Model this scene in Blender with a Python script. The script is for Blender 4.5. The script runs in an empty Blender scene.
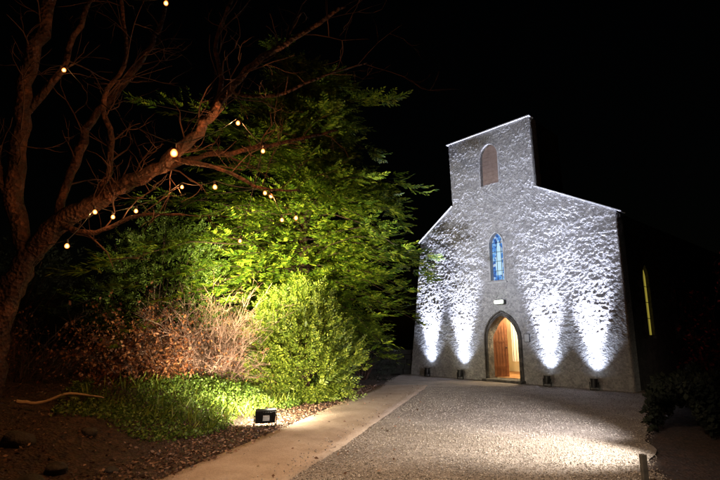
import bpy, math, random
import numpy as np
from mathutils import Vector, noise, Matrix
random.seed(7); rng=np.random.default_rng(7)
R=math.radians
scene=bpy.context.scene; col=scene.collection
scene.view_settings.view_transform='Standard'; scene.view_settings.look='None'; scene.view_settings.exposure=0
# ------------------------------------------------ camera
PIT=R(11.2); CZ=1.6; FPX=480.0
cd=bpy.data.cameras.new('camera'); cam=bpy.data.objects.new('camera',cd); col.objects.link(cam)
cam.location=(0,0,CZ); cam.rotation_euler=(R(90)+PIT,0,0); cd.lens=24; cd.sensor_width=36; cd.clip_end=1000; cd.clip_start=.05
scene.camera=cam
def ray(px,py):
    x=(px-360)/FPX; y=(240-py)/FPX
    return Vector((x, math.cos(PIT)-y*math.sin(PIT), math.sin(PIT)+y*math.cos(PIT)))
def at(px,py,Y):
    d=ray(px,py); return Vector((0,0,CZ))+d*(Y/d.y)
def gnd(px,py,z=0):
    d=ray(px,py); return Vector((0,0,CZ))+d*((z-CZ)/d.z)
D0=Vector((5.03,17.3,0)); CH=R(-48.65)
UX=Vector((math.cos(CH),math.sin(CH),0)); UY=Vector((-math.sin(CH),math.cos(CH),0))
def L2W(u,y,z=0): return D0+UX*u+UY*y+Vector((0,0,z))
def fac(px,py,yo=0):
    d=ray(px,py); o=Vector((0,0,CZ)); n=UY
    t=((D0+UY*yo)-o).dot(n)/d.dot(n); p=o+d*t
    return (p-D0).dot(UX), p.z
# ------------------------------------------------ materials
def newmat(name):
    m=bpy.data.materials.new(name); m.use_nodes=True; nt=m.node_tree; nt.nodes.clear()
    out=nt.nodes.new('ShaderNodeOutputMaterial'); return m,nt,out
def N(nt,t,**k):
    n=nt.nodes.new(t)
    for a,b in k.items(): setattr(n,a,b)
    return n
def ramp(nt,fac_,stops):
    r=N(nt,'ShaderNodeValToRGB'); e=r.color_ramp.elements
    while len(e)<len(stops): e.new(.5)
    for i,(p,c) in enumerate(stops): e[i].position=p; e[i].color=(*c,1)
    nt.links.new(fac_,r.inputs[0]); return r.outputs[0]
def surf(name,stops,scale=5,rough=.85,bump=.5,bscale=20,bdist=.02,detail=8,metal=0,vor=0,vf=.6):
    m,nt,out=newmat(name); L=nt.links
    tc=N(nt,'ShaderNodeTexCoord'); no=N(nt,'ShaderNodeTexNoise'); no.inputs['Scale'].default_value=scale; no.inputs['Detail'].default_value=detail; no.inputs['Roughness'].default_value=.65
    L.new(tc.outputs['Object'],no.inputs['Vector'])
    c=ramp(nt,no.outputs['Fac'],stops)
    p=N(nt,'ShaderNodeBsdfPrincipled'); p.inputs['Roughness'].default_value=rough; p.inputs['Metallic'].default_value=metal
    L.new(c,p.inputs['Base Color'])
    b2=N(nt,'ShaderNodeTexNoise'); b2.inputs['Scale'].default_value=bscale; b2.inputs['Detail'].default_value=6
    L.new(tc.outputs['Object'],b2.inputs['Vector']); h=b2.outputs['Fac']
    if vor:
        v=N(nt,'ShaderNodeTexVoronoi'); v.inputs['Scale'].default_value=vor; L.new(tc.outputs['Object'],v.inputs['Vector'])
        a=N(nt,'ShaderNodeMath',operation='ADD'); L.new(h,a.inputs[0]); L.new(v.outputs['Distance'],a.inputs[1]); h=a.outputs[0]
        vm=N(nt,'ShaderNodeMix',data_type='RGBA',blend_type='MULTIPLY'); vm.inputs[0].default_value=vf
        rr=N(nt,'ShaderNodeSeparateColor'); L.new(v.outputs['Color'],rr.inputs[0])
        cc=ramp(nt,rr.outputs[0],[(0,(.35,.35,.35)),(1,(1.5,1.45,1.4))])
        L.new(c,vm.inputs[6]); L.new(cc,vm.inputs[7]); L.new(vm.outputs[2],p.inputs['Base Color'])
    b=N(nt,'ShaderNodeBump'); b.inputs['Strength'].default_value=bump; b.inputs['Distance'].default_value=bdist
    L.new(h,b.inputs['Height']); L.new(b.outputs[0],p.inputs['Normal'])
    L.new(p.outputs[0],out.inputs[0]); return m
def leafmat(name,stops,trans=.35,rough=.5):
    m,nt,out=newmat(name); L=nt.links
    g=N(nt,'ShaderNodeNewGeometry'); c=ramp(nt,g.outputs['Random Per Island'],stops)
    p=N(nt,'ShaderNodeBsdfPrincipled'); p.inputs['Roughness'].default_value=rough; p.inputs['Specular IOR Level'].default_value=.35
    L.new(c,p.inputs['Base Color'])
    if trans:
        t=N(nt,'ShaderNodeBsdfTranslucent'); L.new(c,t.inputs['Color'])
        mx=N(nt,'ShaderNodeMixShader'); mx.inputs[0].default_value=trans
        L.new(p.outputs[0],mx.inputs[1]); L.new(t.outputs[0],mx.inputs[2]); L.new(mx.outputs[0],out.inputs[0])
    else: L.new(p.outputs[0],out.inputs[0])
    return m
def emis(name,c,s):
    m,nt,out=newmat(name); e=N(nt,'ShaderNodeEmission'); e.inputs[0].default_value=(*c,1); e.inputs[1].default_value=s
    nt.links.new(e.outputs[0],out.inputs[0]); return m
M={}
M['stone']=surf('roughcast_stone',[(.25,(.24,.238,.25)),(.5,(.35,.348,.36)),(.75,(.46,.455,.465))],scale=4,rough=.95,bump=1,bscale=40,bdist=.02,vor=19,vf=.4)
M['side_stone']=surf('shaded_side_stone',[(.3,(.02,.018,.018)),(.7,(.05,.046,.046))],scale=3,rough=.95,bump=.8,bscale=16,bdist=.04,vor=7)  # chapel stone darkened in colour so the side walls read as shaded
M['dark_stone']=surf('dark_dressed_stone',[(.3,(.05,.046,.044)),(.7,(.14,.13,.12))],scale=4,bump=.8,bscale=18,bdist=.03,vor=6)
M['trim']=surf('pale_dressed_stone',[(.3,(.32,.32,.33)),(.7,(.5,.5,.5))],scale=4,bump=.4,bscale=25)
M['slate']=surf('roof_slate',[(.3,(.02,.02,.022)),(.7,(.05,.05,.052))],scale=3,bump=.4)
M['wallstone']=surf('night_dark_stone',[(.3,(.008,.007,.006)),(.7,(.02,.018,.015))],scale=3,bump=.6)  # night shade on the boundary wall put into its near-black colour
M['lead']=surf('coping_lead',[(.3,(.35,.35,.37)),(.7,(.55,.55,.57))],scale=4,rough=.6,bump=.3)
M['louvre']=surf('brown_board',[(.3,(.2,.14,.115)),(.7,(.3,.22,.185))],scale=6,bump=.3)
M['wood']=surf('varnished_door_wood',[(.3,(.12,.042,.018)),(.7,(.25,.10,.045))],scale=6,rough=.4,bump=.2,bscale=30)
M['cream']=surf('cream_plaster',[(.3,(.7,.62,.46)),(.7,(.8,.73,.56))],scale=2,bump=.1)
M['curtain']=surf('white_curtain',[(.3,(.75,.72,.64)),(.7,(.85,.82,.74))],scale=5,bump=.2)
M['tile']=surf('floor_tile',[(.3,(.3,.14,.05)),(.7,(.45,.22,.09))],scale=4,rough=.5,bump=.1)
M['black']=surf('black_metal',[(.3,(.012,.012,.013)),(.7,(.03,.03,.032))],scale=9,rough=.45,bump=.1,metal=.3)
M['cable']=surf('black_rubber',[(.3,(.01,.01,.01)),(.7,(.02,.02,.02))],rough=.6,bump=.05)
M['soil']=surf('leafy_soil',[(.3,(.02,.011,.007)),(.5,(.045,.024,.014)),(.7,(.09,.05,.03))],scale=9,bump=.9,bscale=30,bdist=.04,vor=26)
M['gravel']=surf('gravel',[(.3,(.17,.14,.115)),(.55,(.29,.245,.205)),(.75,(.39,.34,.29))],scale=1.2,bump=1,bscale=90,bdist=.016,vor=60,rough=.9,vf=.5)
M['peb']=leafmat('pebble',[(0,(.11,.095,.078)),(.5,(.27,.228,.19)),(1,(.5,.44,.375))],trans=0,rough=.85)
M['path']=surf('worn_concrete',[(.25,(.25,.175,.12)),(.5,(.37,.275,.2)),(.75,(.46,.36,.275))],scale=1.8,bump=.6,bscale=45,bdist=.012,rough=.85,vor=70,vf=.25)
M['bark']=surf('bark',[(.3,(.014,.006,.004)),(.5,(.045,.018,.010)),(.7,(.14,.055,.03))],scale=4,bump=1,bscale=22,bdist=.05,vor=16)
M['twig']=surf('twig_bark',[(.3,(.026,.011,.007)),(.7,(.07,.03,.018))],scale=7,bump=.2)
M['paletwig']=surf('pale_twig',[(.3,(.2,.11,.085)),(.7,(.42,.26,.2))],scale=7,bump=.2)
M['conifer']=leafmat('conifer_spray',[(0,(.03,.07,.005)),(.5,(.12,.2,.014)),(1,(.36,.4,.035))],trans=.28)
M['shrub']=leafmat('feathery_leaf',[(0,(.04,.07,.006)),(.5,(.12,.165,.016)),(1,(.27,.30,.04))],trans=.35)
M['ivy']=leafmat('ivy_leaf',[(0,(.04,.075,.01)),(.5,(.10,.17,.022)),(1,(.22,.30,.06))],trans=.25,rough=.45)
M['brownleaf']=leafmat('brown_leaf',[(0,(.08,.022,.012)),(.5,(.24,.08,.032)),(1,(.42,.18,.07))],trans=.3)
M['litter']=leafmat('fallen_leaf',[(0,(.05,.024,.014)),(.6,(.16,.085,.052)),(1,(.36,.22,.15))],trans=.1)
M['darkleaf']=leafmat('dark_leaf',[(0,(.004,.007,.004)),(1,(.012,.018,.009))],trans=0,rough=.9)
M['redleaf']=leafmat('red_leaf',[(0,(.1,.01,.01)),(1,(.3,.03,.03))],trans=.2)
M['rock']=surf('mossy_rock',[(.3,(.02,.018,.014)),(.7,(.06,.05,.04))],scale=5,bump=.8,bscale=14,bdist=.04)
M['logwood']=surf('bare_dead_wood',[(.3,(.3,.2,.11)),(.7,(.5,.36,.22))],scale=8,bump=.4)
M['postwood']=surf('grey_post_wood',[(.3,(.05,.045,.04)),(.7,(.10,.09,.075))],scale=9,bump=.4)
M['lens']=emis('uplight_lens',(.75,.85,1),14)
M['warmlens']=emis('flood_lens',(1,.9,.65),14)
M['emerg']=emis('bulkhead_glow',(.85,1,.75),7)
M['sideglow']=emis('side_window_glass',(.45,.36,.05),.6)
M['darkglass']=surf('dark_window_glass',[(.3,(.01,.01,.012)),(.7,(.02,.02,.022))],rough=.3,bump=.02)
M['paper']=surf('notice_paper',[(.3,(.35,.35,.36)),(.7,(.45,.45,.46))],scale=30,bump=.05)
def bulbmat():
    m,nt,out=newmat('glowing_bulb'); L=nt.links
    lw=N(nt,'ShaderNodeLayerWeight'); lw.inputs[0].default_value=.5
    c=ramp(nt,lw.outputs['Facing'],[(0,(1,.8,.42)),(.2,(1,.42,.1)),(.6,(.35,.07,.01))])
    e=N(nt,'ShaderNodeEmission'); e.inputs[1].default_value=4.5; L.new(c,e.inputs[0]); L.new(e.outputs[0],out.inputs[0]); return m
M['bulb']=bulbmat()
def stained():
    m,nt,out=newmat('stained_glass'); L=nt.links
    tc=N(nt,'ShaderNodeTexCoord'); v=N(nt,'ShaderNodeTexVoronoi'); v.inputs['Scale'].default_value=12; L.new(tc.outputs['Object'],v.inputs['Vector'])
    s=N(nt,'ShaderNodeSeparateColor'); L.new(v.outputs['Color'],s.inputs[0])
    c=ramp(nt,s.outputs[0],[(0,(.05,.12,.4)),(.4,(.1,.3,.8)),(.7,(.25,.55,.95)),(.95,(.6,.7,.85)),(1,(.85,.8,.7))])
    e=N(nt,'ShaderNodeEmission'); e.inputs[1].default_value=.9; L.new(c,e.inputs[0]); L.new(e.outputs[0],out.inputs[0]); return m
M['stained']=stained()
M['robe']=emis('pale_glass',(.55,.82,1),1.0)
# ------------------------------------------------ mesh helpers
def npmesh(name,V,F):
    V=np.asarray(V,dtype=np.float32); F=np.asarray(F,dtype=np.int32); k=F.shape[1]
    me=bpy.data.meshes.new(name); me.vertices.add(len(V)); me.vertices.foreach_set('co',V.ravel())
    me.loops.add(F.size); me.loops.foreach_set('vertex_index',F.ravel())
    me.polygons.add(len(F)); me.polygons.foreach_set('loop_start',np.arange(0,F.size,k,dtype=np.int32))
    me.polygons.foreach_set('loop_total',np.full(len(F),k,dtype=np.int32))
    me.update(calc_edges=True); me.validate(); return me
def link(name,me,mat,parent=None,smooth=False):
    o=bpy.data.objects.new(name,me); col.objects.link(o); me.materials.append(mat)
    if parent is not None: o.parent=parent
    if smooth: me.polygons.foreach_set('use_smooth',[True]*len(me.polygons))
    return o
def tag(o,label=None,cat=None,group=None,kind=None):
    if label: o['label']=label
    if cat: o['category']=cat
    if group: o['group']=group
    if kind: o['kind']=kind
    return o
def empty(name,loc,rz=0,label=None,cat=None,group=None):
    o=bpy.data.objects.new(name,None); col.objects.link(o); o.location=loc; o.rotation_euler=(0,0,rz); o.empty_display_size=.2
    return tag(o,label,cat,group)
class MB:
    def __init__(s): s.v=[]; s.f=[]
    def add(s,vs,fs):
        b=len(s.v); s.v+= [tuple(v) for v in vs]; s.f+=[tuple(i+b for i in f) for f in fs]; return s
    def box(s,x0,x1,y0,y1,z0,z1,mt=None):
        vs=[Vector(p) for p in ((x0,y0,z0),(x1,y0,z0),(x1,y1,z0),(x0,y1,z0),(x0,y0,z1),(x1,y0,z1),(x1,y1,z1),(x0,y1,z1))]
        if mt: vs=[mt@v for v in vs]
        return s.add(vs,[(0,3,2,1),(4,5,6,7),(0,1,5,4),(1,2,6,5),(2,3,7,6),(3,0,4,7)])
    def tube(s,pts,rad,n=8,cap=True,rough=0):
        pts=[Vector(p) for p in pts]; m=len(pts)
        if not hasattr(rad,'__len__'): rad=[rad]*m
        up=Vector((0.13,0.2,1)).normalized(); vs=[]
        prev=None
        for i,p in enumerate(pts):
            t=(pts[min(i+1,m-1)]-pts[max(i-1,0)])
            if t.length<1e-7: t=Vector((0,0,1))
            t.normalize()
            a=(prev-t*prev.dot(t)) if prev is not None else t.cross(up)
            if a.length<1e-4: a=t.cross(Vector((1,0,.3)))
            a.normalize(); prev=a; b=t.cross(a)
            for k in range(n):
                q=2*math.pi*k/n; r=rad[i]
                if rough: r*=1+rough*noise.noise(Vector((p.x*2.3+math.cos(q)*1.2,p.y*2.3+math.sin(q)*1.2,p.z*1.2)))
                vs.append(p+(a*math.cos(q)+b*math.sin(q))*r)
        fs=[(i*n+k,i*n+(k+1)%n,(i+1)*n+(k+1)%n,(i+1)*n+k) for i in range(m-1) for k in range(n)]
        if cap: fs.append(tuple(range(n-1,-1,-1))); fs.append(tuple((m-1)*n+k for k in range(n)))
        return s.add(vs,fs)
    def lathe(s,prof,n=16,mt=None):
        vs=[]
        for r,z in prof:
            for k in range(n):
                q=2*math.pi*k/n; v=Vector((r*math.cos(q),r*math.sin(q),z)); vs.append(mt@v if mt else v)
        m=len(prof); fs=[(i*n+k,i*n+(k+1)%n,(i+1)*n+(k+1)%n,(i+1)*n+k) for i in range(m-1) for k in range(n)]
        fs.append(tuple(range(n-1,-1,-1))); fs.append(tuple((m-1)*n+k for k in range(n)))
        return s.add(vs,fs)
    def build(s,name,mat,parent=None,smooth=False,base=None,bevel=0):
        me=bpy.data.meshes.new(name); vs=s.v
        if base is not None: vs=[(v[0]-base[0],v[1]-base[1],v[2]-base[2]) for v in vs]
        me.from_pydata(vs,[],s.f); me.update(); o=link(name,me,mat,parent,smooth)
        if bevel:
            b=o.modifiers.new('bevel','BEVEL'); b.width=bevel; b.segments=2
        return o
def arch(w,h,rise,n=10,cx=0,z0=0):
    hw=w/2; Rr=(hw*hw+rise*rise)/(2*hw); sp=h-rise; pts=[(cx-hw,z0),(cx-hw,z0+sp)]
    a1=math.atan2(rise,Rr-hw)
    for i in range(1,n+1):
        a=a1*i/n; pts.append((cx-hw+Rr-Rr*math.cos(a),z0+sp+Rr*math.sin(a)))
    rt=[(2*cx-x,z) for x,z in pts[:-1]][::-1]
    return pts+rt
def arch_ring(mb,inner,outer,y0,y1,xf=None):
    n=len(inner); vs=[]
    for (a,b) in zip(inner,outer): vs+=[(a[0],y0,a[1]),(b[0],y0,b[1]),(b[0],y1,b[1]),(a[0],y1,a[1])]
    if xf: vs=[xf(*v) for v in vs]
    fs=[]
    for i in range(n-1):
        for k in range(4): fs.append((i*4+k,i*4+(k+1)%4,(i+1)*4+(k+1)%4,(i+1)*4+k))
    fs+=[(0,3,2,1),tuple((n-1)*4+k for k in range(4))]
    mb.add(vs,fs)
def inside(pts,x,z):
    c=False; j=len(pts)-1
    for i in range(len(pts)):
        if (pts[i][1]>z)!=(pts[j][1]>z) and x<(pts[j][0]-pts[i][0])*(z-pts[i][1])/(pts[j][1]-pts[i][1])+pts[i][0]: c=not c
        j=i
    return c
# ------------------------------------------------ ground
def xl(y): return -2.19+.287*(y-5.82)
def sm(t): t=max(0,min(1,t)); return t*t*(3-2*t)
def hgt(x,y):
    d=xl(min(y,18))-x
    if y<0: d=min(d,3)
    h=.6*sm((d-.8)/3.2)+.45*sm((d-4)/4)
    h+=.16*sm((d-.3)/2)*noise.fractal(Vector((x*.9,y*.9,0)),1,2,4)
    lo=sm((-d+.12)/.1)
    return h-.035*lo
gx=np.concatenate([[-160,-90,-50,-30,-20],np.arange(-14,14.01,.2),[20,30,50,90,160]])
gy=np.concatenate([[-120,-60,-30,-12,-4,0],np.arange(3,26.01,.2),[32,45,70,120,220]])
V=[(x,y,hgt(x,y)) for y in gy for x in gx]; nx=len(gx)
F=[(j*nx+i,j*nx+i+1,(j+1)*nx+i+1,(j+1)*nx+i) for j in range(len(gy)-1) for i in range(nx-1)]
tag(link('ground',npmesh('ground',V,F),M['soil'],smooth=True),kind='structure')
def xr(y):
    return float(np.interp(y,[1,5.82,7.57,15.4,16.3],[-2.3,-.79,-.22,2.0,2.25]))
def gr(y): # right edge of the gravel
    return float(np.interp(y,[0,5,6.2,7.2,8.5,11,14,26],[3.0,3.2,3.5,4.0,4.8,6.4,9,12]))
gy2=np.concatenate([[-8,0],np.arange(3,26,.25)]); V=[];F=[]; nn=60
for y in gy2:
    a=xr(y)-.15 if y<15.6 else float(np.interp(y,[15.6,16.5,20.5,26],[1.9,.55,1.7,1.9])); b=gr(y)+.35*noise.noise(Vector((0,y*.9,6)))
    for i in range(nn+1):
        x=a+(b-a)*i/nn; V.append((x,y,.012*noise.noise(Vector((x*.8,y*.8,3)))))
for j in range(len(gy2)-1):
    for i in range(nn): F.append((j*(nn+1)+i,j*(nn+1)+i+1,(j+1)*(nn+1)+i+1,(j+1)*(nn+1)+i))
tag(link('gravel_yard',npmesh('gravel_yard',V,F),M['gravel'],smooth=True),kind='structure')
V=[];F=[];ys=np.arange(1,16.01,.15); nn=8
for y in ys:
    a=xl(y)+.03*noise.noise(Vector((0,y*1.5,0))); b=xr(y)+.03*noise.noise(Vector((9,y*1.5,0)))
    for i in range(nn+3):
        if i==0: V.append((a-.01,y,-.04))
        elif i==nn+2: V.append((b+.01,y,-.04))
        else:
            x=a+(b-a)*(i-1)/nn; V.append((x,y,.028+.008*noise.noise(Vector((x*1.5,y*1.5,5)))))
w=nn+3
for j in range(len(ys)-1):
    for i in range(w-1): F.append((j*w+i,j*w+i+1,(j+1)*w+i+1,(j+1)*w+i))
tag(link('path',npmesh('path',V,F),M['path'],smooth=True),kind='structure')
def scatter_pebbles(name,N_,fn,rmin,rmax):
    base=np.array([(1,0,0),(-1,0,0),(0,1,0),(0,-1,0),(0,0,1),(0,0,-1)],float)
    fc=np.array([(0,2,4),(2,1,4),(1,3,4),(3,0,4),(2,0,5),(1,2,5),(3,1,5),(0,3,5)])
    P=np.array([fn() for _ in range(N_)])
    r=rng.uniform(rmin,rmax,(N_,1,1))*rng.uniform(.6,1.3,(N_,1,3))*np.array([1,1,.65])
    v=base[None]*r*rng.uniform(.7,1.25,(N_,6,1))
    a=rng.uniform(0,6.28,N_); c,s=np.cos(a),np.sin(a)
    vx=v[:,:,0]*c[:,None]-v[:,:,1]*s[:,None]; vy=v[:,:,0]*s[:,None]+v[:,:,1]*c[:,None]
    v=np.stack([vx,vy,v[:,:,2]],2)+P[:,None,:]
    f=(fc[None]+6*np.arange(N_)[:,None,None]).reshape(-1,3)
    return tag(link(name,npmesh(name,v.reshape(-1,3),f),M['peb']),kind='stuff')
def gp():
    y=4.8+11*random.random()**1.7
    if random.random()<.012: return (random.uniform(xr(y)-.4,xr(y)),y,.04)
    return (random.uniform(xr(y)-.02,gr(y)+.15*random.random()),y,.010)
o=scatter_pebbles('gravel_stones',38000,gp,.005,.014); tag(o,'loose pale gravel stones covering the chapel yard','gravel')
# ------------------------------------------------ leaves
def unit(a): return a/np.maximum(np.linalg.norm(a,axis=-1,keepdims=True),1e-9)
def leafcards(P,Dr,L,W):
    n=len(P); Dr=unit(Dr); S=unit(np.cross(Dr,rng.normal(size=(n,3))))
    L=L[:,None];W=W[:,None]
    v=np.stack([P,P+Dr*L*.5+S*W,P+Dr*L,P+Dr*L*.5-S*W],1).reshape(-1,3)
    return v,np.arange(4*n).reshape(-1,4)
def sprays(O,Dr,S,L,k=11,wid=.16,ratio=.42):
    Dr=unit(Dr); S=unit(S-Dr*np.sum(S*Dr,1,keepdims=True)); Up=np.cross(S,Dr); L=L[:,None]; out=[]
    for i in range(k):
        t=(i+.5)/k; sg=1 if i%2 else -1
        b=O+Dr*L*t-Up*L*.18*t*t
        d=unit(Dr*.75+S*sg*(.75-.35*t)+Up*rng.uniform(-.25,.25,(len(O),1)))
        if i==k-1: d=Dr
        l=L*ratio*(1-.55*t)*rng.uniform(.7,1.2,(len(O),1)); p=unit(np.cross(d,Up)+Up*.3)
        w=l*wid
        out.append(np.stack([b,b+d*l*.5+p*w,b+d*l,b+d*l*.5-p*w],1))
    v=np.stack(out,1).reshape(-1,3); return v,np.arange(len(v)).reshape(-1,4)
# ------------------------------------------------ chapel
chapel=empty('chapel',D0,CH,'rough stone chapel with central bell tower and pointed open doorway','chapel')
Lf=lambda z: float(np.interp(z,[0,5.5,6.68,9.34],[-4.42,-3.68,-1.95,-2.05]))
Rt=lambda z: float(np.interp(z,[0,5.34,6.68,9.34],[4.16,4.16,1.62,1.57]))
door_in=arch(1.2,2.28,.85,cx=.02); door_out=arch(1.36,2.38,.95,cx=.02)
win_in=arch(.56,1.76,.44,cx=-.04,z0=3.55); win_out=arch(.66,1.85,.49,cx=-.04,z0=3.5)
bel_in=arch(.78,1.62,.5,cx=-.17,z0=7.2); bel_out=arch(.9,1.75,.56,cx=-.17,z0=7.12)
zs=list(np.arange(0,5.34,.032))+list(np.linspace(5.34,6.68,44))+list(np.arange(6.72,9.34,.032))+[9.34]; nc=265
V=[];F=[]
for z in zs:
    l,r=Lf(z),Rt(z)
    for i in range(-2,nc+3):
        t=min(max(i/nc,0),1); x=l+(r-l)*t
        e=.012*noise.fractal(Vector((x*1.8,z*2.2,1)),1,2,5)+.007*(1-abs(noise.noise(Vector((x*6.5+3,z*8,4))))*3)
        e+= .011*noise.noise(Vector((x*11,z*13,8)))+.011*noise.noise(Vector((x*20,z*23,2)))
        y=-e
        if i in(-1,nc+1): y=.18
        if i in(-2,nc+2): y=.5
        if i<0: x-=e*.3
        V.append((x,y,z+(.02*noise.noise(Vector((x*5,z*5,0))) if 0<z<9.3 else 0)))
w=nc+5
dcut=arch(1.28,2.33,.9,cx=.02)
for j in range(len(zs)-1):
    for i in range(w-1):
        a=V[j*w+i]; b=V[(j+1)*w+i+1]; cx=(a[0]+b[0])/2; cz=(a[2]+b[2])/2
        if 1<i<w-3 and (inside(dcut,cx,cz) or inside(win_in,cx,cz) or inside(bel_in,cx,cz)): continue
        F.append((j*w+i,j*w+i+1,(j+1)*w+i+1,(j+1)*w+i))
link('front_wall',npmesh('front_wall',V,F),M['stone'],chapel,smooth=True)
nm=MB(); bl,br,e0,e1,rd=-3.6,4.12,5.2,5.2,7.0
nm.add([(bl,.1,0),(bl,.1,e0),(bl,14,0),(bl,14,e0)],[(0,1,3,2)])
nm.add([(br,.1,0),(br,.1,e1),(br,14,0),(br,14,e1)],[(0,2,3,1)])
nm.add([(bl,14,0),(br,14,0),(br,14,e1),(.3,14,rd),(bl,14,e0)],[(0,1,2,3,4)])
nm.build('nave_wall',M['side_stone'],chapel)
rm=MB()
for s,xe in ((-1,bl-.15),(1,br+.1)):
    rm.add([(.3,.15,rd),(.3,14.2,rd),(xe,14.2,e0-.08),(xe,.15,e0-.08),(.3,.15,rd+.1),(.3,14.2,rd+.1),(xe,14.2,e0+.04),(xe,.15,e0+.04)],[(0,1,2,3),(4,7,6,5),(0,3,7,4),(1,5,6,2),(2,6,7,3)])
rm.build('roof',M['slate'],chapel)
tm=MB(); tm.add([(-1.95,.1,5),(1.58,.1,5),(1.52,2.4,5),(-1.95,2.4,5),(-2.03,.1,9.34),(1.52,.1,9.34),(1.46,2.4,9.34),(-2.03,2.4,9.34)],[(1,2,6,5),(2,3,7,6),(3,0,4,7)])
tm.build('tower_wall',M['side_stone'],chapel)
MB().box(-2.0,1.44,.3,2.38,9.2,9.35).build('tower_roof',M['slate'],chapel)
MB().box(-2.13,1.62,-.06,.29,9.34,9.39).build('tower_coping',M['lead'],chapel,bevel=.012)
for pts in (((1.6,6.70),(4.3,5.27)),((-3.8,5.44),(-1.96,6.70))):
    (xa,za),(xb,zb)=pts; c=MB(); dx,dz=xb-xa,zb-za; l=math.hypot(dx,dz); nxn,nzn=-dz/l*.04,dx/l*.04
    c.add([(xa,-.05,za),(xb,-.05,zb),(xb,.4,zb),(xa,.4,za),(xa+nxn,-.05,za+nzn),(xb+nxn,-.05,zb+nzn),(xb+nxn,.4,zb+nzn),(xa+nxn,.4,za+nzn)],[(0,3,2,1),(4,5,6,7),(0,1,5,4),(1,2,6,5),(2,3,7,6),(3,0,4,7)])
    c.build('gable_coping',M['lead'],chapel,bevel=.008)
dm=MB(); arch_ring(dm,door_in,door_out,-.05,.45); dm.build('door_surround',M['dark_stone'],chapel,bevel=.01)
hm=MB(); arch_ring(hm,arch(1.4,2.41,.97,cx=.02),arch(1.48,2.46,1.0,cx=.02),-.09,.02); hm.build('hood_mould',M['dark_stone'],chapel,bevel=.015)
MB().box(-.75,.8,-.3,.46,0,.09).build('door_step',M['dark_stone'],chapel,bevel=.02)
vm=MB(); x0,x1,y0,y1,z1=-1.9,1.3,.46,3.4,3.0
vm.add([(x0,y0,.1),(x1,y0,.1),(x1,y1,.1),(x0,y1,.1),(x0,y0,z1),(x1,y0,z1),(x1,y1,z1),(x0,y1,z1)],[(4,5,6,7),(1,2,6,5),(2,3,7,6),(3,0,4,7)])
vm.build('vestibule_wall',M['cream'],chapel)
MB().add([(x0,y0,.104),(x1,y0,.104),(x1,y1,.104),(x0,y1,.104)],[(0,1,2,3)]).build('vestibule_floor',M['tile'],chapel)
c=MB(); n=40
vs=[];fs=[]
for i in range(n+1):
    x=-.8+.45*i/n; y=1.9+.03*math.sin(i*.6); vs+=[(x,y,.6),(x,y,2.4)]
for i in range(n): fs.append((2*i,2*i+2,2*i+3,2*i+1))
c.add(vs,fs).build('curtain',M['curtain'],chapel,smooth=True)
def leaf(side,ang):
    pts=[p for p in arch(1.16,2.2,.82,cx=0,z0=.02) if p[0]<=0.001]
    pts=[(x+.58,z) for x,z in pts]+[(.58,.02)]
    n=len(pts); th=.06; xs=[]
    for x,z in pts: xs+=[(x,0,z),(x,th,z)]
    mb=MB(); fs=[tuple(2*i for i in range(n)),tuple(2*i+1 for i in range(n-1,-1,-1))]+[(2*i,2*((i+1)%n),2*((i+1)%n)+1,2*i+1) for i in range(n)]
    mb.add(xs,fs)
    for k in range(1,5): mb.box(k*.116-.006,k*.116+.006,-.008,0,.06,1.4+.14*k)
    for z in (.35,1.25): mb.box(.02,.5,-.012,-.001,z,z+.06)
    o=mb.build('door',M['wood'],chapel)
    MB().lathe([(.0,-.06),(.03,-.055),(.035,-.03),(.015,-.01),(.015,0)],12,Matrix.Translation((.5,0,1.05))@Matrix.Rotation(R(-90),4,'X')).build('handle',M['black'],o)
    if side<0: o.location=(-.58,.3,.1); o.rotation_euler=(0,0,ang)
    else: o.location=(.62,.42,.1); o.scale=(-1,1,1); o.rotation_euler=(0,0,-ang)
    return o
leaf(-1,R(62)); leaf(1,R(88))
wm=MB(); arch_ring(wm,win_in,win_out,-.05,.3); wf=wm.build('window',M['trim'],chapel,bevel=.008)
MB().add([(x,.16,z) for x,z in win_in],[tuple(range(len(win_in)))]).build('glass',M['stained'],wf)
fig=[(-.13,3.75),(-.17,4.1),(-.12,4.45),(-.09,4.75),(-.05,4.9),(-.04,5.02),(0,5.06),(.02,5.0),(.03,4.88),(.08,4.7),(.1,4.3),(.12,3.75)]
MB().add([(x-.04,.15,z) for x,z in fig],[tuple(range(len(fig)))]).build('glass_figure',M['robe'],wf)
lm=MB()
for z in (3.9,4.25,4.6,4.95): lm.box(-.3,.22,.125,.14,z,z+.015)
for x in (-.13,.05): lm.box(x,x+.012,.125,.14,3.58,5.1)
lm.build('leading',M['black'],wf)
MB().box(-.42,.34,-.08,.3,3.43,3.498).build('sill',M['trim'],wf,bevel=.01)
bm_=MB(); arch_ring(bm_,bel_in,bel_out,-.02,.3); bf=bm_.build('belfry_opening',M['stone'],chapel)
MB().add([(x,.16,z) for x,z in bel_in],[tuple(range(len(bel_in)))]).build('board',M['louvre'],bf)
lv=MB()
for k in range(9):
    z=7.3+k*.15; hw=.37 if z<8.3 else .37*max(.25,1-(z-8.3)/.62)
    lv.box(-.17-hw,-.17+hw,.14,.155,z,z+.02)
lv.build('louvre_slats',M['louvre'],bf)
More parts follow.
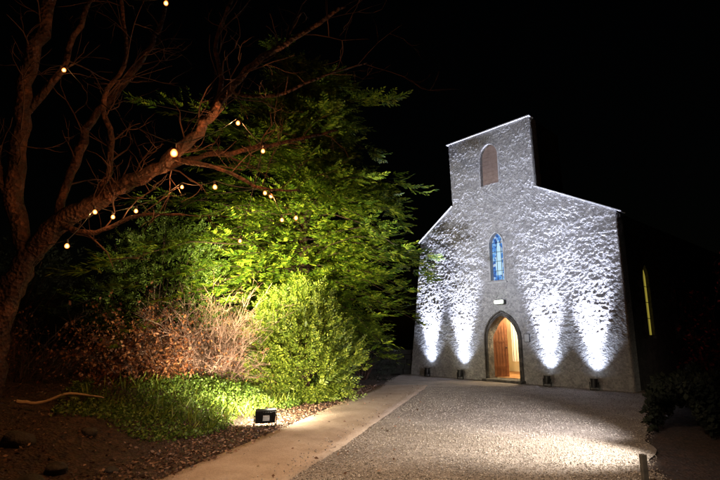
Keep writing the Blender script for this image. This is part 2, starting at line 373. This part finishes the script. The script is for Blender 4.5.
for k in range(4):
    yk=1.65+3.1*k
    ii=arch(.5,2.2,.45,cx=0,z0=1.6); oo=arch(.75,2.45,.57,cx=0,z0=1.48)
    f=lambda x,y,z:(br+.02-y,yk+x,z)
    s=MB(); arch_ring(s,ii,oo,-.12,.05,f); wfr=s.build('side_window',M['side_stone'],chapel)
    MB().add([f(x,-.02,z) for x,z in ii],[tuple(range(len(ii)))]).build('glass',M['sideglow' if k==0 else 'darkglass'],wfr)
    b=MB()
    b.add([f(-.012,-.05,1.6),f(.012,-.05,1.6),f(.012,-.05,3.78),f(-.012,-.05,3.78)],[(0,1,2,3)])
    for z in (2.1,2.6,3.1): b.add([f(-.25,-.05,z),f(.25,-.05,z),f(.25,-.05,z+.02),f(-.25,-.05,z+.02)],[(0,1,2,3)])
    b.build('glazing_bar',M['black'],wfr)
lu,lz=fac(499,302,-.15)
wl=empty('wall_lamp',L2W(lu,-.14,lz),CH,'small glowing bulkhead lamp fixed to the wall above the doorway','lamp')
MB().box(-.2,.2,.0,.12,-.08,.08).build('housing',M['black'],wl,bevel=.015)
MB().box(-.17,.17,-.06,-.002,-.06,.06).build('diffuser',M['emerg'],wl,bevel=.02)
nu,nz=fac(527,338,-.06)
nb=empty('notice',L2W(nu,-.08,nz),CH,'small pale notice sheet on the wall right of the doorway','notice')
MB().box(-.1,.1,0,.03,-.14,.14).build('backing_board',M['black'],nb)
MB().box(-.085,.085,-.006,-.001,-.125,.125).build('sheet',M['paper'],nb)
# ------------------------------------------------ uplights
def spot(name,loc,target,power,size,color,blend=1,rad=.05):
    l=bpy.data.lights.new(name,'SPOT'); l.energy=power; l.spot_size=R(size); l.spot_blend=blend; l.color=color; l.shadow_soft_size=rad
    o=bpy.data.objects.new(name,l); col.objects.link(o); o.location=loc
    o.rotation_euler=(Vector(target)-Vector(loc)).to_track_quat('-Z','Y').to_euler(); return o
def make_uplight():
    r=empty('uplight',(0,0,0))
    T=Matrix.Translation((0,0,.2))@Matrix.Rotation(R(-6),4,'X')
    MB().lathe([(.05,-.12),(.085,-.11),(.095,-.02),(.1,.1),(.108,.1),(.108,.13),(.09,.13),(.088,.1),(.0,.1)],20,T).build('housing',M['black'],r)
    MB().lathe([(0,.102),(.086,.102),(.086,.106),(0,.106)],20,T).build('lens',M['lens'],r)
    y=MB(); y.box(-.135,-.123,-.02,.02,.015,.24); y.box(.123,.135,-.02,.02,.015,.24); y.box(-.135,.135,-.02,.02,.0,.015)
    y.box(-.14,-.1,-.008,.008,.19,.21); y.box(.1,.14,-.008,.008,.19,.21)
    y.build('bracket',M['black'],r)
    f=MB()
    for k in range(5): f.box(-.07,.07,-.1+k*.045,-.09+k*.045,.08,.1)
    f.build('cooling_fin',M['black'],r)
    return r
def copytree(o,parent=None):
    c=o.copy(); col.objects.link(c); c.parent=parent
    for ch in o.children: copytree(ch,c)
    return c
up0=make_uplight()
UL=[(427,368,'black uplight nearest the left corner of the chapel front'),(460,372,'black uplight at the wall just left of the doorway'),
    (547,380,'black uplight at the wall just right of the doorway'),(594,382,'black uplight nearest the right corner of the chapel front')]
for i,(px,py,lb) in enumerate(UL):
    u,_=fac(px,py,-.3)
    o=up0 if i==0 else copytree(up0)
    o.location=L2W(u,-.3,.0); o.rotation_euler=(0,0,CH)
    tag(o,lb,'uplight','uplights along the chapel front')
    p=L2W(u,-.29,.35)
    spot('uplight_beam',p,L2W(u*.98,.0,7.5),6500,42,(.76,.80,1),1,.09)
    spot('uplight_glow',p,L2W(u,.02,1.6),240,86,(.72,.80,1),1,.09)
    spot('uplight_core',p,L2W(u,.0,3.4),1500,36,(.70,.78,1),1,.09)
pl=bpy.data.lights.new('vestibule_light','POINT'); pl.energy=330; pl.color=(1,.82,.52); pl.shadow_soft_size=.15
po=bpy.data.objects.new('vestibule_light',pl); col.objects.link(po); po.location=L2W(.25,1.0,2.7)
# ------------------------------------------------ rectangular floodlights
def flood(loc,direction,label,s=1,mat='warmlens'):
    rz=math.atan2(direction[1],direction[0])-R(90); r=empty('floodlight',loc,rz,label,'floodlight')
    r.scale=(s,s,s)
    T=Matrix.Translation((0,0,.2))@Matrix.Rotation(R(20),4,'X')
    MB().box(-.19,.19,-.05,.03,-.13,.13,T).build('housing',M['black'],r,bevel=.012)
    f=MB()
    for k in range(12): f.box(-.17+k*.03,-.163+k*.03,-.085,-.0505,-.11,.11,T)
    f.build('cooling_fin',M['black'],r)
    MB().box(-.165,.165,.031,.036,-.105,.105,T).build('lens',M[mat],r)
    b=MB(); b.box(-.215,-.2,-.015,.02,.0,.22); b.box(.2,.215,-.015,.02,.0,.22); b.box(-.215,.215,-.03,.035,-.0,.015); b.box(-.2,-.188,-.012,.012,.19,.21); b.box(.188,.2,-.012,.012,.19,.21)
    b.build('bracket',M['black'],r)
    j=MB(); j.box(-.06,.06,-.12,-.086,-.04,.05,T); j.build('driver_box',M['trim'],r)
    return r
fp=gnd(265,427)
flood(fp,(-.35,1),'black floodlight on the leaf litter left of the path, facing the shrubs',.95)
spot('flood_or_fill_beam',fp+Vector((-.03,.1,.27)),fp+Vector((-1.1,4,1.9)),1500,130,(1,.87,.55),.8,.1)
spot('flood_spill',fp+Vector((-.03,.16,.42)),fp+Vector((-.3,1.3,-.1)),520,165,(1,.9,.65),.5,.1)
spot('flood_spill',fp+Vector((.1,.22,.6)),fp+Vector((.35,.5,0)),150,150,(1,.9,.68),.8,.1)
# two added spots without fixtures, brightening the conifer and the bank
spot('flood_or_fill_beam',(-2.6,8.7,2.9),(-2.6,16,3.8),12000,62,(1,.93,.48),1,.12)
spot('flood_or_fill_beam',(-2.4,8.7,2.9),(-2.7,10.9,.3),330,90,(1,.93,.6),1,.12)
spot('flood_or_fill_beam',(4.74,6.5,1.65),(2.5,7.35,0),3000,58,(1,.93,.84),1,.1)
spot('flood_or_fill_beam',(4.74,6.5,1.5),(2.0,11.0,0),2300,62,(.97,.95,1),1,.1)
spot('flood_or_fill_beam',(-2.3,9.0,3.7),(5.4,17.0,5.4),5200,50,(.82,.86,1),1,.1)  # added unseen spot, brightens the chapel front
spot('path_fill',(-.2,2.6,4.6),(.8,7.3,0),1750,82,(1,.76,.54),1,.3)  # added fill above the view, no fixture, brightens path and gravel
# ------------------------------------------------ bare tree
tb=at(-8,402,8.0); tb.z=hgt(tb.x,tb.y)-.1
bt=empty('bare_tree',tb,0,'large bare tree with spreading reddish limbs hung with festoon bulbs','tree')
def smoothpts(pts,rads,sub=5,jit=.04):
    out=[];rr=[]
    n=len(pts)
    for i in range(n-1):
        p0=pts[max(i-1,0)];p1=pts[i];p2=pts[i+1];p3=pts[min(i+2,n-1)]
        for k in range(sub):
            t=k/sub; q=.5*((2*p1)+(p2-p0)*t+(2*p0-5*p1+4*p2-p3)*t*t+(3*p1-p0-3*p2+p3)*t**3)
            if jit and (i or k): q=q+Vector([random.uniform(-jit,jit) for _ in range(3)])*min(1,rads[i]*12)
            out.append(q); rr.append(rads[i]*(1-t)+rads[i+1]*t)
    out.append(pts[-1]); rr.append(rads[-1]); return out,rr
K=1/480.
limbs=[]
def limb(name,spec,parent,base,n=10):
    pts=[at(x,y,Y) for x,y,Y,r in spec]; rads=[r*.85*K*Y for x,y,Y,r in spec]
    p,r=smoothpts(pts,rads); mb=MB().tube(p,r,n,rough=.35); limbs.append((p,r))
    return mb.build(name,M['bark'],parent,smooth=True,base=base)
spec=[(-22,425,8,22),(-14,380,8,16),(-2,330,8,14),(12,290,8,13.5),(31,250,8,13)]
limb('trunk',spec,bt,tb,14); limbs.clear()
BR=[[(26,259,8,12),(60,224,7.9,11.5),(100,199,7.8,10),(140,179,7.6,9),(175,155,7.4,7.5),(205,125,7.2,6.2),(228,92,7,5),(262,58,6.8,4),(300,34,6.6,3),(345,6,6.4,2)],
[(28,256,8,11),(14,205,7.8,10),(20,140,7.5,9),(28,70,7.2,9),(48,5,6.9,8),(62,-70,6.6,7)],
[(52,232,7.9,6),(72,175,8,5),(92,120,8.1,4.4),(132,72,8.2,3.6),(160,28,8.3,3),(172,-30,8.4,2.4)],
[(132,182,7.6,4.5),(188,160,7.9,3.5),(240,151,8.1,3),(290,141,8.3,2.2),(338,130,8.5,1.2)],
[(98,200,7.8,4.5),(112,150,7.5,3.8),(104,100,7.2,3.2),(126,55,7,2.6),(118,-20,6.8,2.2)],
[(202,128,7.2,4),(222,86,7.3,3.2),(216,40,7.4,2.6),(236,-10,7.5,2)],
[(170,158,7.4,3.4),(222,170,7.1,2.4),(262,188,6.9,1.6),(300,190,6.7,1)],
[(14,215,7.8,7),(-10,150,7.4,6),(-50,70,7,6)],
[(20,120,7.5,5),(60,70,7.2,4.2),(84,15,6.9,3.4),(110,-40,6.6,3)],
[(228,92,7,3),(275,96,7.2,2.2),(325,75,7.4,1.5),(370,62,7.6,.8)],
[(60,226,7.9,4.4),(95,232,7.6,3),(140,215,7.4,2.2),(185,215,7.2,1.2)]]
for s in BR: limb('branch',s,bt,tb)
tw=MB()
def grow(p,d,r,l,lev):
    n=5; pts=[p]; q=p.copy(); dd=d.copy()
    for i in range(n):
        dd=(dd+Vector([random.gauss(0,.22) for _ in range(3)])+Vector((0,0,.05))).normalized(); q=q+dd*l/n; pts.append(q.copy())
    tw.tube(pts,[r*(1-.75*i/n) for i in range(n+1)],4 if lev else 5,cap=False)
    if lev<3:
        for k in range(2):
            i=random.randint(1,n-1); nd=(dd+Vector([random.gauss(0,.6) for _ in range(3)])).normalized(); grow(pts[i],nd,r*.6,l*random.uniform(.5,.75),lev+1)
for p,r in limbs:
    for i in range(4,len(p)-1,2):
        t=(p[i+1]-p[i-1]).normalized(); d=(t*.7+Vector([random.gauss(0,.6) for _ in range(3)])+Vector((.1,0,.15))).normalized()
        grow(p[i],d,max(.005,min(.016,r[i]*.35)),random.uniform(.6,1.3),1)
tag(tw.build('twigs',M['twig'],bt,base=tb),kind='stuff')
# bulbs : x,y,depth,label,power
BL=[(64,70,7.0,'lone bulb high up between the thick left limbs of the bare tree',1),(166,3,6.2,'topmost festoon bulb, at the top edge of the picture',4),
(174,153,5.9,'biggest and brightest festoon bulb, just under the thick bare limb',70),(238,123,6.8,'festoon bulb right of the rising limb, highest of those in front of the conifer',38),
(263,151,7.2,'festoon bulb below and right of the highest bulb in front of the conifer',0),(182,187,7.6,'small festoon bulb directly below the biggest bulb',18),
(215,187,7.0,'festoon bulb between the small bulb and the close pair of bulbs',0),(265,193,7.0,'left bulb of the close pair of bulbs',0),(271,196,7.3,'right bulb of the close pair of bulbs',10),
(282,220,7.3,'festoon bulb lower left of the rightmost bulb',0),(296,218,7.4,'rightmost festoon bulb of all',8),(240,241,7.5,'lowest festoon bulb in front of the conifer',8),
(136,211,7.6,'right one of three bulbs strung left of the conifer',11),(113,217,7.4,'middle one of three bulbs strung left of the conifer',0),(95,212,7.3,'left one of three bulbs strung left of the conifer',5),(67,246,7.0,'lowest bulb beside the trunk of the bare tree',2)]
b0=empty('festoon_bulb',(0,0,0))
MB().lathe([(.001,-.036),(.016,-.033),(.028,-.022),(.033,-.006),(.031,.01),(.022,.026),(.014,.036),(.001,.038)],14).build('bulb_glass',M['bulb'],b0,smooth=True)
MB().lathe([(.016,.034),(.018,.04),(.018,.085),(.01,.095)],12).build('socket',M['black'],b0)
bp=[]
for i,(x,y,Y,lb,pw) in enumerate(BL):
    o=b0 if i==0 else copytree(b0); o.location=at(x,y,Y); o.rotation_euler=(random.uniform(-.2,.2),random.uniform(-.2,.2),0)
    s=1.45 if i==2 else random.uniform(.85,1.1); o.scale=(s,s,s)
    tag(o,lb,'light bulb','festoon bulbs strung through the tree'); bp.append(at(x,y,Y)+Vector((0,0,.093*s)))
    if pw:
        l=bpy.data.lights.new('bulb_light','POINT'); l.energy=pw*1.3; l.color=(1,.42,.14); l.shadow_soft_size=.0
        lo=bpy.data.objects.new('bulb_light',l); col.objects.link(lo); lo.location=at(x,y,Y)+Vector((0,-.02,-.06*s))
def cable(ids,label,ext0=None,ext1=None):
    P=[bp[i] for i in ids]
    if ext0: P=[ext0]+P
    if ext1: P=P+[ext1]
    pts=[]
    for a,b in zip(P[:-1],P[1:]):
        l=(b-a).length
        for k in range(10):
            t=k/10; q=a.lerp(b,t); q.z-=.12*l*4*t*(1-t)*.5*(1 if l>.4 else .2); pts.append(q)
    pts.append(P[-1]); base=pts[0].copy()
    o=MB().tube(pts,.006,5).build('festoon_cable',M['cable'],None,base=base); o.location=base; tag(o,label,'cable','festoon cables')
cable([15,14,13,12,5,6,7,8,9,10],'lower black festoon cable linking the bulbs across the conifer',at(20,240,7.6))
cable([0,2,3,4,11],'upper black festoon cable running from the left limb to the conifer',at(30,60,7.1))
cable([1],'short festoon cable holding the topmost bulb',at(118,-5,6.7),at(240,-20,6.4))
# ------------------------------------------------ conifer
A=lambda x:np.array([tuple(v) for v in x])
cb=Vector((-1.9,16.4,0)); cb.z=hgt(cb.x,cb.y)-.05
cf=empty('conifer_tree',cb,0,'tall bushy green conifer lit yellow green between the shrubs and the chapel','tree')
MB().tube([cb+Vector((.1*math.sin(k),.1*math.cos(k*2),k*1.1)) for k in range(10)],[.22-.02*k for k in range(10)],10,rough=.3).build('trunk',M['bark'],cf,smooth=True,base=cb)
def prof(z):  return float(np.interp(z,[.6,1.6,3.2,4.5,6,7.5,9,10.2,11.2],[2.4,3.3,3.9,4.0,3.7,3.1,2.5,1.7,.6]))
O=[];Dd=[];S=[];Ls=[]; brm=MB()
for b in range(370):
    z=.7+10.1*random.random()**1.1; a=random.uniform(0,2*math.pi)
    lump=1+.8*noise.noise(Vector((math.cos(a)*1.9,math.sin(a)*1.9,z*.8)))
    Lr=prof(z)*random.uniform(.6,1.15)*lump
    if math.cos(a)<-.2 and 3.2<z<7: Lr*=1.32
    if math.cos(a)>.2: Lr*=.93
    hd=Vector((math.cos(a),math.sin(a),0)); sd=Vector((-hd.y,hd.x,0))
    tilt=random.uniform(.0,.6)
    def pos(t): return cb+Vector((0,0,z))+hd*Lr*t+Vector((0,0,Lr*(tilt*t-.42*t*t)))
    brm.tube([pos(0),pos(.33),pos(.66),pos(.95)],[.022,.018,.012,.005],4,cap=False)
    ns=int(14+Lr*9)
    for k in range(ns):
        t=random.uniform(.12,1) ; w_=.45*(1.1-t)*Lr*.5+.08; off=random.uniform(-1,1)*w_
        p=pos(t)+sd*off+Vector((0,0,random.uniform(-.09,.09)))
        d=hd+sd*off/w_*.9+Vector((0,0,random.uniform(-.6,.2)))
        O.append(p);Dd.append(d);S.append(sd+Vector((0,0,random.uniform(-.5,.5))));Ls.append(random.uniform(.26,.66))
v,f=sprays(A(O)-np.array(cb),A(Dd),A(S),np.array(Ls),k=13,wid=.15,ratio=.46)
link('crown',npmesh('crown',v,f),M['conifer'],cf)
tag(brm.build('branches',M['twig'],cf,base=cb),kind='stuff')
# ------------------------------------------------ shrubs
def shrub_spray(name,c,rx,ry,h,n,mat,label,cat,L0=.18,L1=.36,k=9,up=.9,ratio=.4,low=-.25,rag=.45):
    c=Vector(c); c.z=hgt(c.x,c.y)-.03; r=empty(name,c,0,label,cat)
    st=MB(); O=[];Dd=[];S=[];Ls=[]
    for i in range(26):
        a=random.uniform(0,6.28); q=random.uniform(.2,.8); e=Vector((math.cos(a)*rx*q,math.sin(a)*ry*q,h*random.uniform(.5,.85)))
        st.tube([Vector((e.x*.1,e.y*.1,0)),Vector((e.x*.45,e.y*.45,e.z*.5)),e],[.02,.013,.005],4,cap=False)
    while len(O)<n:
        a=random.uniform(0,6.28); el=math.asin(random.uniform(low,1)); rr=random.uniform(.35,1)**.5
        d=Vector((math.cos(a)*math.cos(el),math.sin(a)*math.cos(el),math.sin(el)))
        if rr>.8 and noise.noise(d*4.5+c)<-.12: continue
        bump=1+rag*noise.noise(Vector((d.x*2.2+c.x,d.y*2.2,d.z*2.2)))+.3*noise.noise(d*5)
        p=Vector((d.x*rx*rr*bump,d.y*ry*rr*bump,(h*.4+d.z*h*.58)*(rr*.3+.7)*bump**.5))
        if p.z<.03: p.z=random.uniform(.03,.3)
        O.append(p); Dd.append(d*.8+Vector((random.gauss(0,.5),random.gauss(0,.5),up+random.gauss(0,.3)))); S.append(Vector([random.gauss(0,1) for _ in range(3)])); Ls.append(random.uniform(L0,L1))
    v,f=sprays(A(O),A(Dd),A(S),np.array(Ls),k=k,wid=.2,ratio=ratio)
    link('foliage',npmesh('foliage',v,f),M[mat],r); tag(st.build('stems',M['twig'],r),kind='stuff'); return r
shrub_spray('feathery_shrub',(-1.5,12.6,0),1.25,1.05,2.7,4400,'shrub','rounded feathery yellow green shrub beside the path in front of the conifer','shrub',.2,.46,10,.6,.36,-.75)
shrub_spray('ivy_bush',(-5.6,13.4,0),2.0,1.3,4.3,3000,'ivy','tall glossy leaved bush behind the reddish brown shrub','shrub',.12,.22,5,.2,.6)
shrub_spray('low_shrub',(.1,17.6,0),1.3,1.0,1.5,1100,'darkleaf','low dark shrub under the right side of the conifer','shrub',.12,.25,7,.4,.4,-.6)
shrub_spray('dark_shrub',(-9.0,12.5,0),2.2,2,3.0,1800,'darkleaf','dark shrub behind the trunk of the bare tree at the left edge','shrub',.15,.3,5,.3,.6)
def twiggy(name,c,rx,h,n,mat,label,leafm=None,nl=0,lsize=.06,forks=2):
    c=Vector(c); c.z=hgt(c.x,c.y)-.03; r=empty(name,c,0,label,'shrub'); t=MB(); tips=[]
    for i in range(n):
        a=random.uniform(0,6.28); q=random.random()**.5; hh=h*random.uniform(.35,1)*(1-.35*q*q)
        p=Vector((math.cos(a)*rx*.45*q,math.sin(a)*rx*.45*q,0)); d=Vector((math.cos(a)*rx*q/hh*.7,math.sin(a)*rx*q/hh*.7,1)).normalized()
        pts=[p.copy()]
        for k in range(7):
            d=(d+Vector([random.gauss(0,.2) for _ in range(3)])+Vector((math.cos(a),math.sin(a),-.3))*.06).normalized(); p=p+d*hh/6.2; pts.append(p.copy())
            if k>0:
                tips.append(p.copy())
                for _ in range(forks):
                    dd=(d+Vector([random.gauss(0,.7) for _ in range(3)])).normalized(); l=random.uniform(.12,.45)
                    e=p+dd*l; t.tube([p,p+dd*l*.5+Vector((0,0,.01)),e],[.004,.003,.0015],3,cap=False); tips.append(e)
        t.tube(pts,[.009*(1-.12*k) for k in range(8)],4,cap=False)
    tag(t.build('stems',M[mat],r),kind='stuff')
    if leafm:
        P=A([random.choice(tips)+Vector([random.gauss(0,.05) for _ in range(3)]) for _ in range(nl)]); Dr=rng.normal(size=(nl,3))+np.array([0,0,-.4])
        L_=rng.uniform(.6,1.3,nl)*lsize
        v,f=leafcards(P,Dr,L_,L_*.3); link('leaves',npmesh('leaves',v,f),M[leafm],r)
    return r
twiggy('twiggy_shrub',(-3.7,12.5,0),1.6,2.5,300,'paletwig','pale pinkish twiggy bare shrub left of the feathery green shrub','brownleaf',2200,.055,3)
twiggy('copper_shrub',(-4.9,10.9,0),1.2,1.9,120,'twig','reddish brown leaved shrub left of the pale twiggy shrub','brownleaf',5500,.075)
twiggy('thin_shrub',(-6.6,9.6,0),1.3,1.7,60,'twig','sparse brown shrub just right of the bare tree trunk','brownleaf',600,.06)
# ------------------------------------------------ ivy bank
P=[]
while len(P)<32000:
    x=random.uniform(-7,1); y=random.uniform(7.4,16); d=xl(y)-x
    if d<1.0+.5*noise.noise(Vector((x,y,7))) or d>5: continue
    if noise.noise(Vector((x*.9,y*.9,2)))<-.25-.2*(d<3)+.5*max(0,(-x-4.0)) : continue
    mound=.3*max(0,1-((x+2.9)/1.3)**2-((y-10.6)/1.4)**2)
    P.append((x,y,hgt(x,y)+abs(random.gauss(0,.07))+mound*random.uniform(.4,1)+.22*max(0,noise.noise(Vector((x*1.7,y*1.7,9))))*random.random()))
P=np.array(P); Dr=rng.normal(size=P.shape)*np.array([1,1,.5])+np.array([.1,-.3,.15]); L_=rng.uniform(.025,.062,len(P))
v,f=leafcards(P,Dr,L_,L_*.4); tag(link('ivy_ground_cover',npmesh('ivy',v,f),M['ivy']),'dense green ivy covering the bank below the shrubs','ground cover',kind='stuff')
O=[]
for i in range(2200):
    y=random.uniform(8.3,13.5); d=random.uniform(1.0,3.4); x=xl(y)-d; O.append((x,y,hgt(x,y)+.05))
P=np.array(O); Dr=rng.normal(size=P.shape)*.5+np.array([.2,-.2,1]); L_=rng.uniform(.12,.34,len(P))
v,f=leafcards(P,Dr,L_,L_*.03+.003); tag(link('grass',npmesh('grass',v,f),M['shrub']),'thin grass blades at the foot of the lit bank','grass',kind='stuff')
P=[]
while len(P)<11000:
    y=random.uniform(4.5,16); d=random.uniform(-.12,1)*1.0 if random.random()<.5 else random.uniform(0,4.5); x=xl(y)-d
    if d<0 and random.random()<.6: continue
    P.append((x,y,max(hgt(x,y),-.01 if d>0 else .035)+random.uniform(.005,.03)))
for i in range(500):
    y=random.uniform(5,16); x=random.uniform(xl(y),xr(y)+1.0)
    if random.random()<.3: P.append((x,y,.045))
P=np.array(P); Dr=rng.normal(size=P.shape)*np.array([1,1,.25]); L_=rng.uniform(.025,.065,len(P))
v,f=leafcards(P,Dr,L_,L_*.3); tag(link('leaf_litter',npmesh('litter',v,f),M['litter']),'brown fallen leaves and bark chips along the path edge','fallen leaves',kind='stuff')
def rock(px,py,z,s,label):
    p=gnd(px,py,z); mb=MB(); n=10;m=7; vs=[]
    for j in range(m+1):
        for i in range(n):
            th=math.pi*j/m; a=2*math.pi*i/n; d=Vector((math.sin(th)*math.cos(a),math.sin(th)*math.sin(a),math.cos(th)))
            k=1+.45*noise.noise(d*1.3+p); vs.append(Vector((d.x*s*k,d.y*s*.8*k,d.z*s*.55*k)))
    fs=[(j*n+i,(j+1)*n+i,(j+1)*n+(i+1)%n,j*n+(i+1)%n) for j in range(m) for i in range(n)]
    mb.add(vs,fs); o=mb.build('rock',M['rock'],smooth=False); o.location=(p.x,p.y,hgt(p.x,p.y)+s*.15)
    s2=o.modifiers.new('s','SUBSURF'); s2.levels=1; s2.render_levels=1
    tag(o,label,'rock','rocks on the bank')
rock(30,470,.2,.2,'mossy rock in the bottom left corner'); rock(58,452,.25,.15,'small rock just above the bottom left rock'); rock(88,438,.2,.13,'small rock below the ivy')
rock(18,440,.3,.22,'broad rock below the fallen branch'); rock(112,462,.1,.1,'lone small rock nearest the path at lower left')
q=[at(15,408,7.6),at(40,403,7.8),at(70,394,8.0),at(104,398,8.2)]
for v_ in q: v_.z=max(v_.z,hgt(v_.x,v_.y)+.12)
base=q[0].copy(); pp,rr=smoothpts(q,[.03,.026,.022,.012],6,.02)
o=MB().tube(pp,rr,7,rough=.4).build('fallen_branch',M['logwood'],None,smooth=True,base=base); o.location=base; tag(o,'pale fallen branch lying on the bank near the bare tree','branch')
wa=L2W(-4.5,.3); wb=Vector((-7,21.5,0)); dirw=(wb-wa).normalized(); ln=(wb-wa).length
lw=empty('boundary_wall',wa,math.atan2(dirw.y,dirw.x),'low dark stone wall between the conifer and the left chapel corner','wall')
mb=MB()
for j in range(5):
    x=0
    while x<ln:
        l=random.uniform(.25,.55); mb.box(x+.006,min(x+l-.006,ln),-.18+random.uniform(-.025,.025),.18,j*.2,j*.2+.192); x+=l
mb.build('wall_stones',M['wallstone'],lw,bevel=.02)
# right side
def hedge(name,a,b,wd,h,n,label):
    a=Vector(a);b=Vector(b); r=empty(name,a,0,label,'hedge'); P=[];Dv=[]; ax=(b-a); sd=Vector((-ax.y,ax.x,0)).normalized()
    for i in range(n):
        t=random.random(); ph=random.uniform(0,math.pi); k=1+.5*noise.noise(Vector((t*9,ph*1.5,h)))
        c_=ax*t; o_=sd*math.cos(ph)*wd*k+Vector((0,0,math.sin(ph)**.6*h*k)); P.append(c_+o_*random.uniform(.7,1)); Dv.append(o_.normalized()+Vector([random.gauss(0,.6) for _ in range(3)]))
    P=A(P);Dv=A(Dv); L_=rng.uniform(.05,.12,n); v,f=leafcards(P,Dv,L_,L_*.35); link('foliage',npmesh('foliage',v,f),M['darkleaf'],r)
    return r
hedge('hedge',(5.15,8.2,0),(8.5,12.3,0),.5,.75,10000,'dark low hedge along the right edge of the gravel')
pp_=gnd(646,486)
o=MB().box(-.03,.03,-.03,.03,0,.32).build('wooden_post',M['postwood'],bevel=.008); o.location=(pp_.x,pp_.y,0); tag(o,'short wooden post at the right edge of the gravel','post')
twiggy('red_leaved_shrub',(12.2,16.6,0),1.3,4.4,70,'twig','dim red leaved shrub at the far right beyond the chapel','redleaf',1500,.12)
u=L2W(5.6,.6)
flood(Vector((u.x,u.y,.0)),(.2,1),'small floodlight on the ground at the right side of the chapel',.7)
spot('flood_or_fill_beam',Vector((u.x,u.y+.08,.25)),(12,17.5,2.2),5,110,(1,.45,.5),1,.05)
# ------------------------------------------------ world
w=bpy.data.worlds.new('World'); scene.world=w; w.use_nodes=True; nt=w.node_tree; nt.nodes.clear()
sk=nt.nodes.new('ShaderNodeTexSky'); sk.sky_type='NISHITA'; sk.sun_disc=False; sk.sun_elevation=R(2); sk.sun_rotation=R(200)
bg=nt.nodes.new('ShaderNodeBackground'); bg.inputs[1].default_value=.0004; ow=nt.nodes.new('ShaderNodeOutputWorld')
nt.links.new(sk.outputs[0],bg.inputs[0]); nt.links.new(bg.outputs[0],ow.inputs[0])
sl=bpy.data.lights.new('moon','SUN'); sl.energy=.004; sl.angle=R(.5); sl.color=(.8,.85,1); so=bpy.data.objects.new('moon',sl); col.objects.link(so); so.rotation_euler=(R(40),0,R(-75))
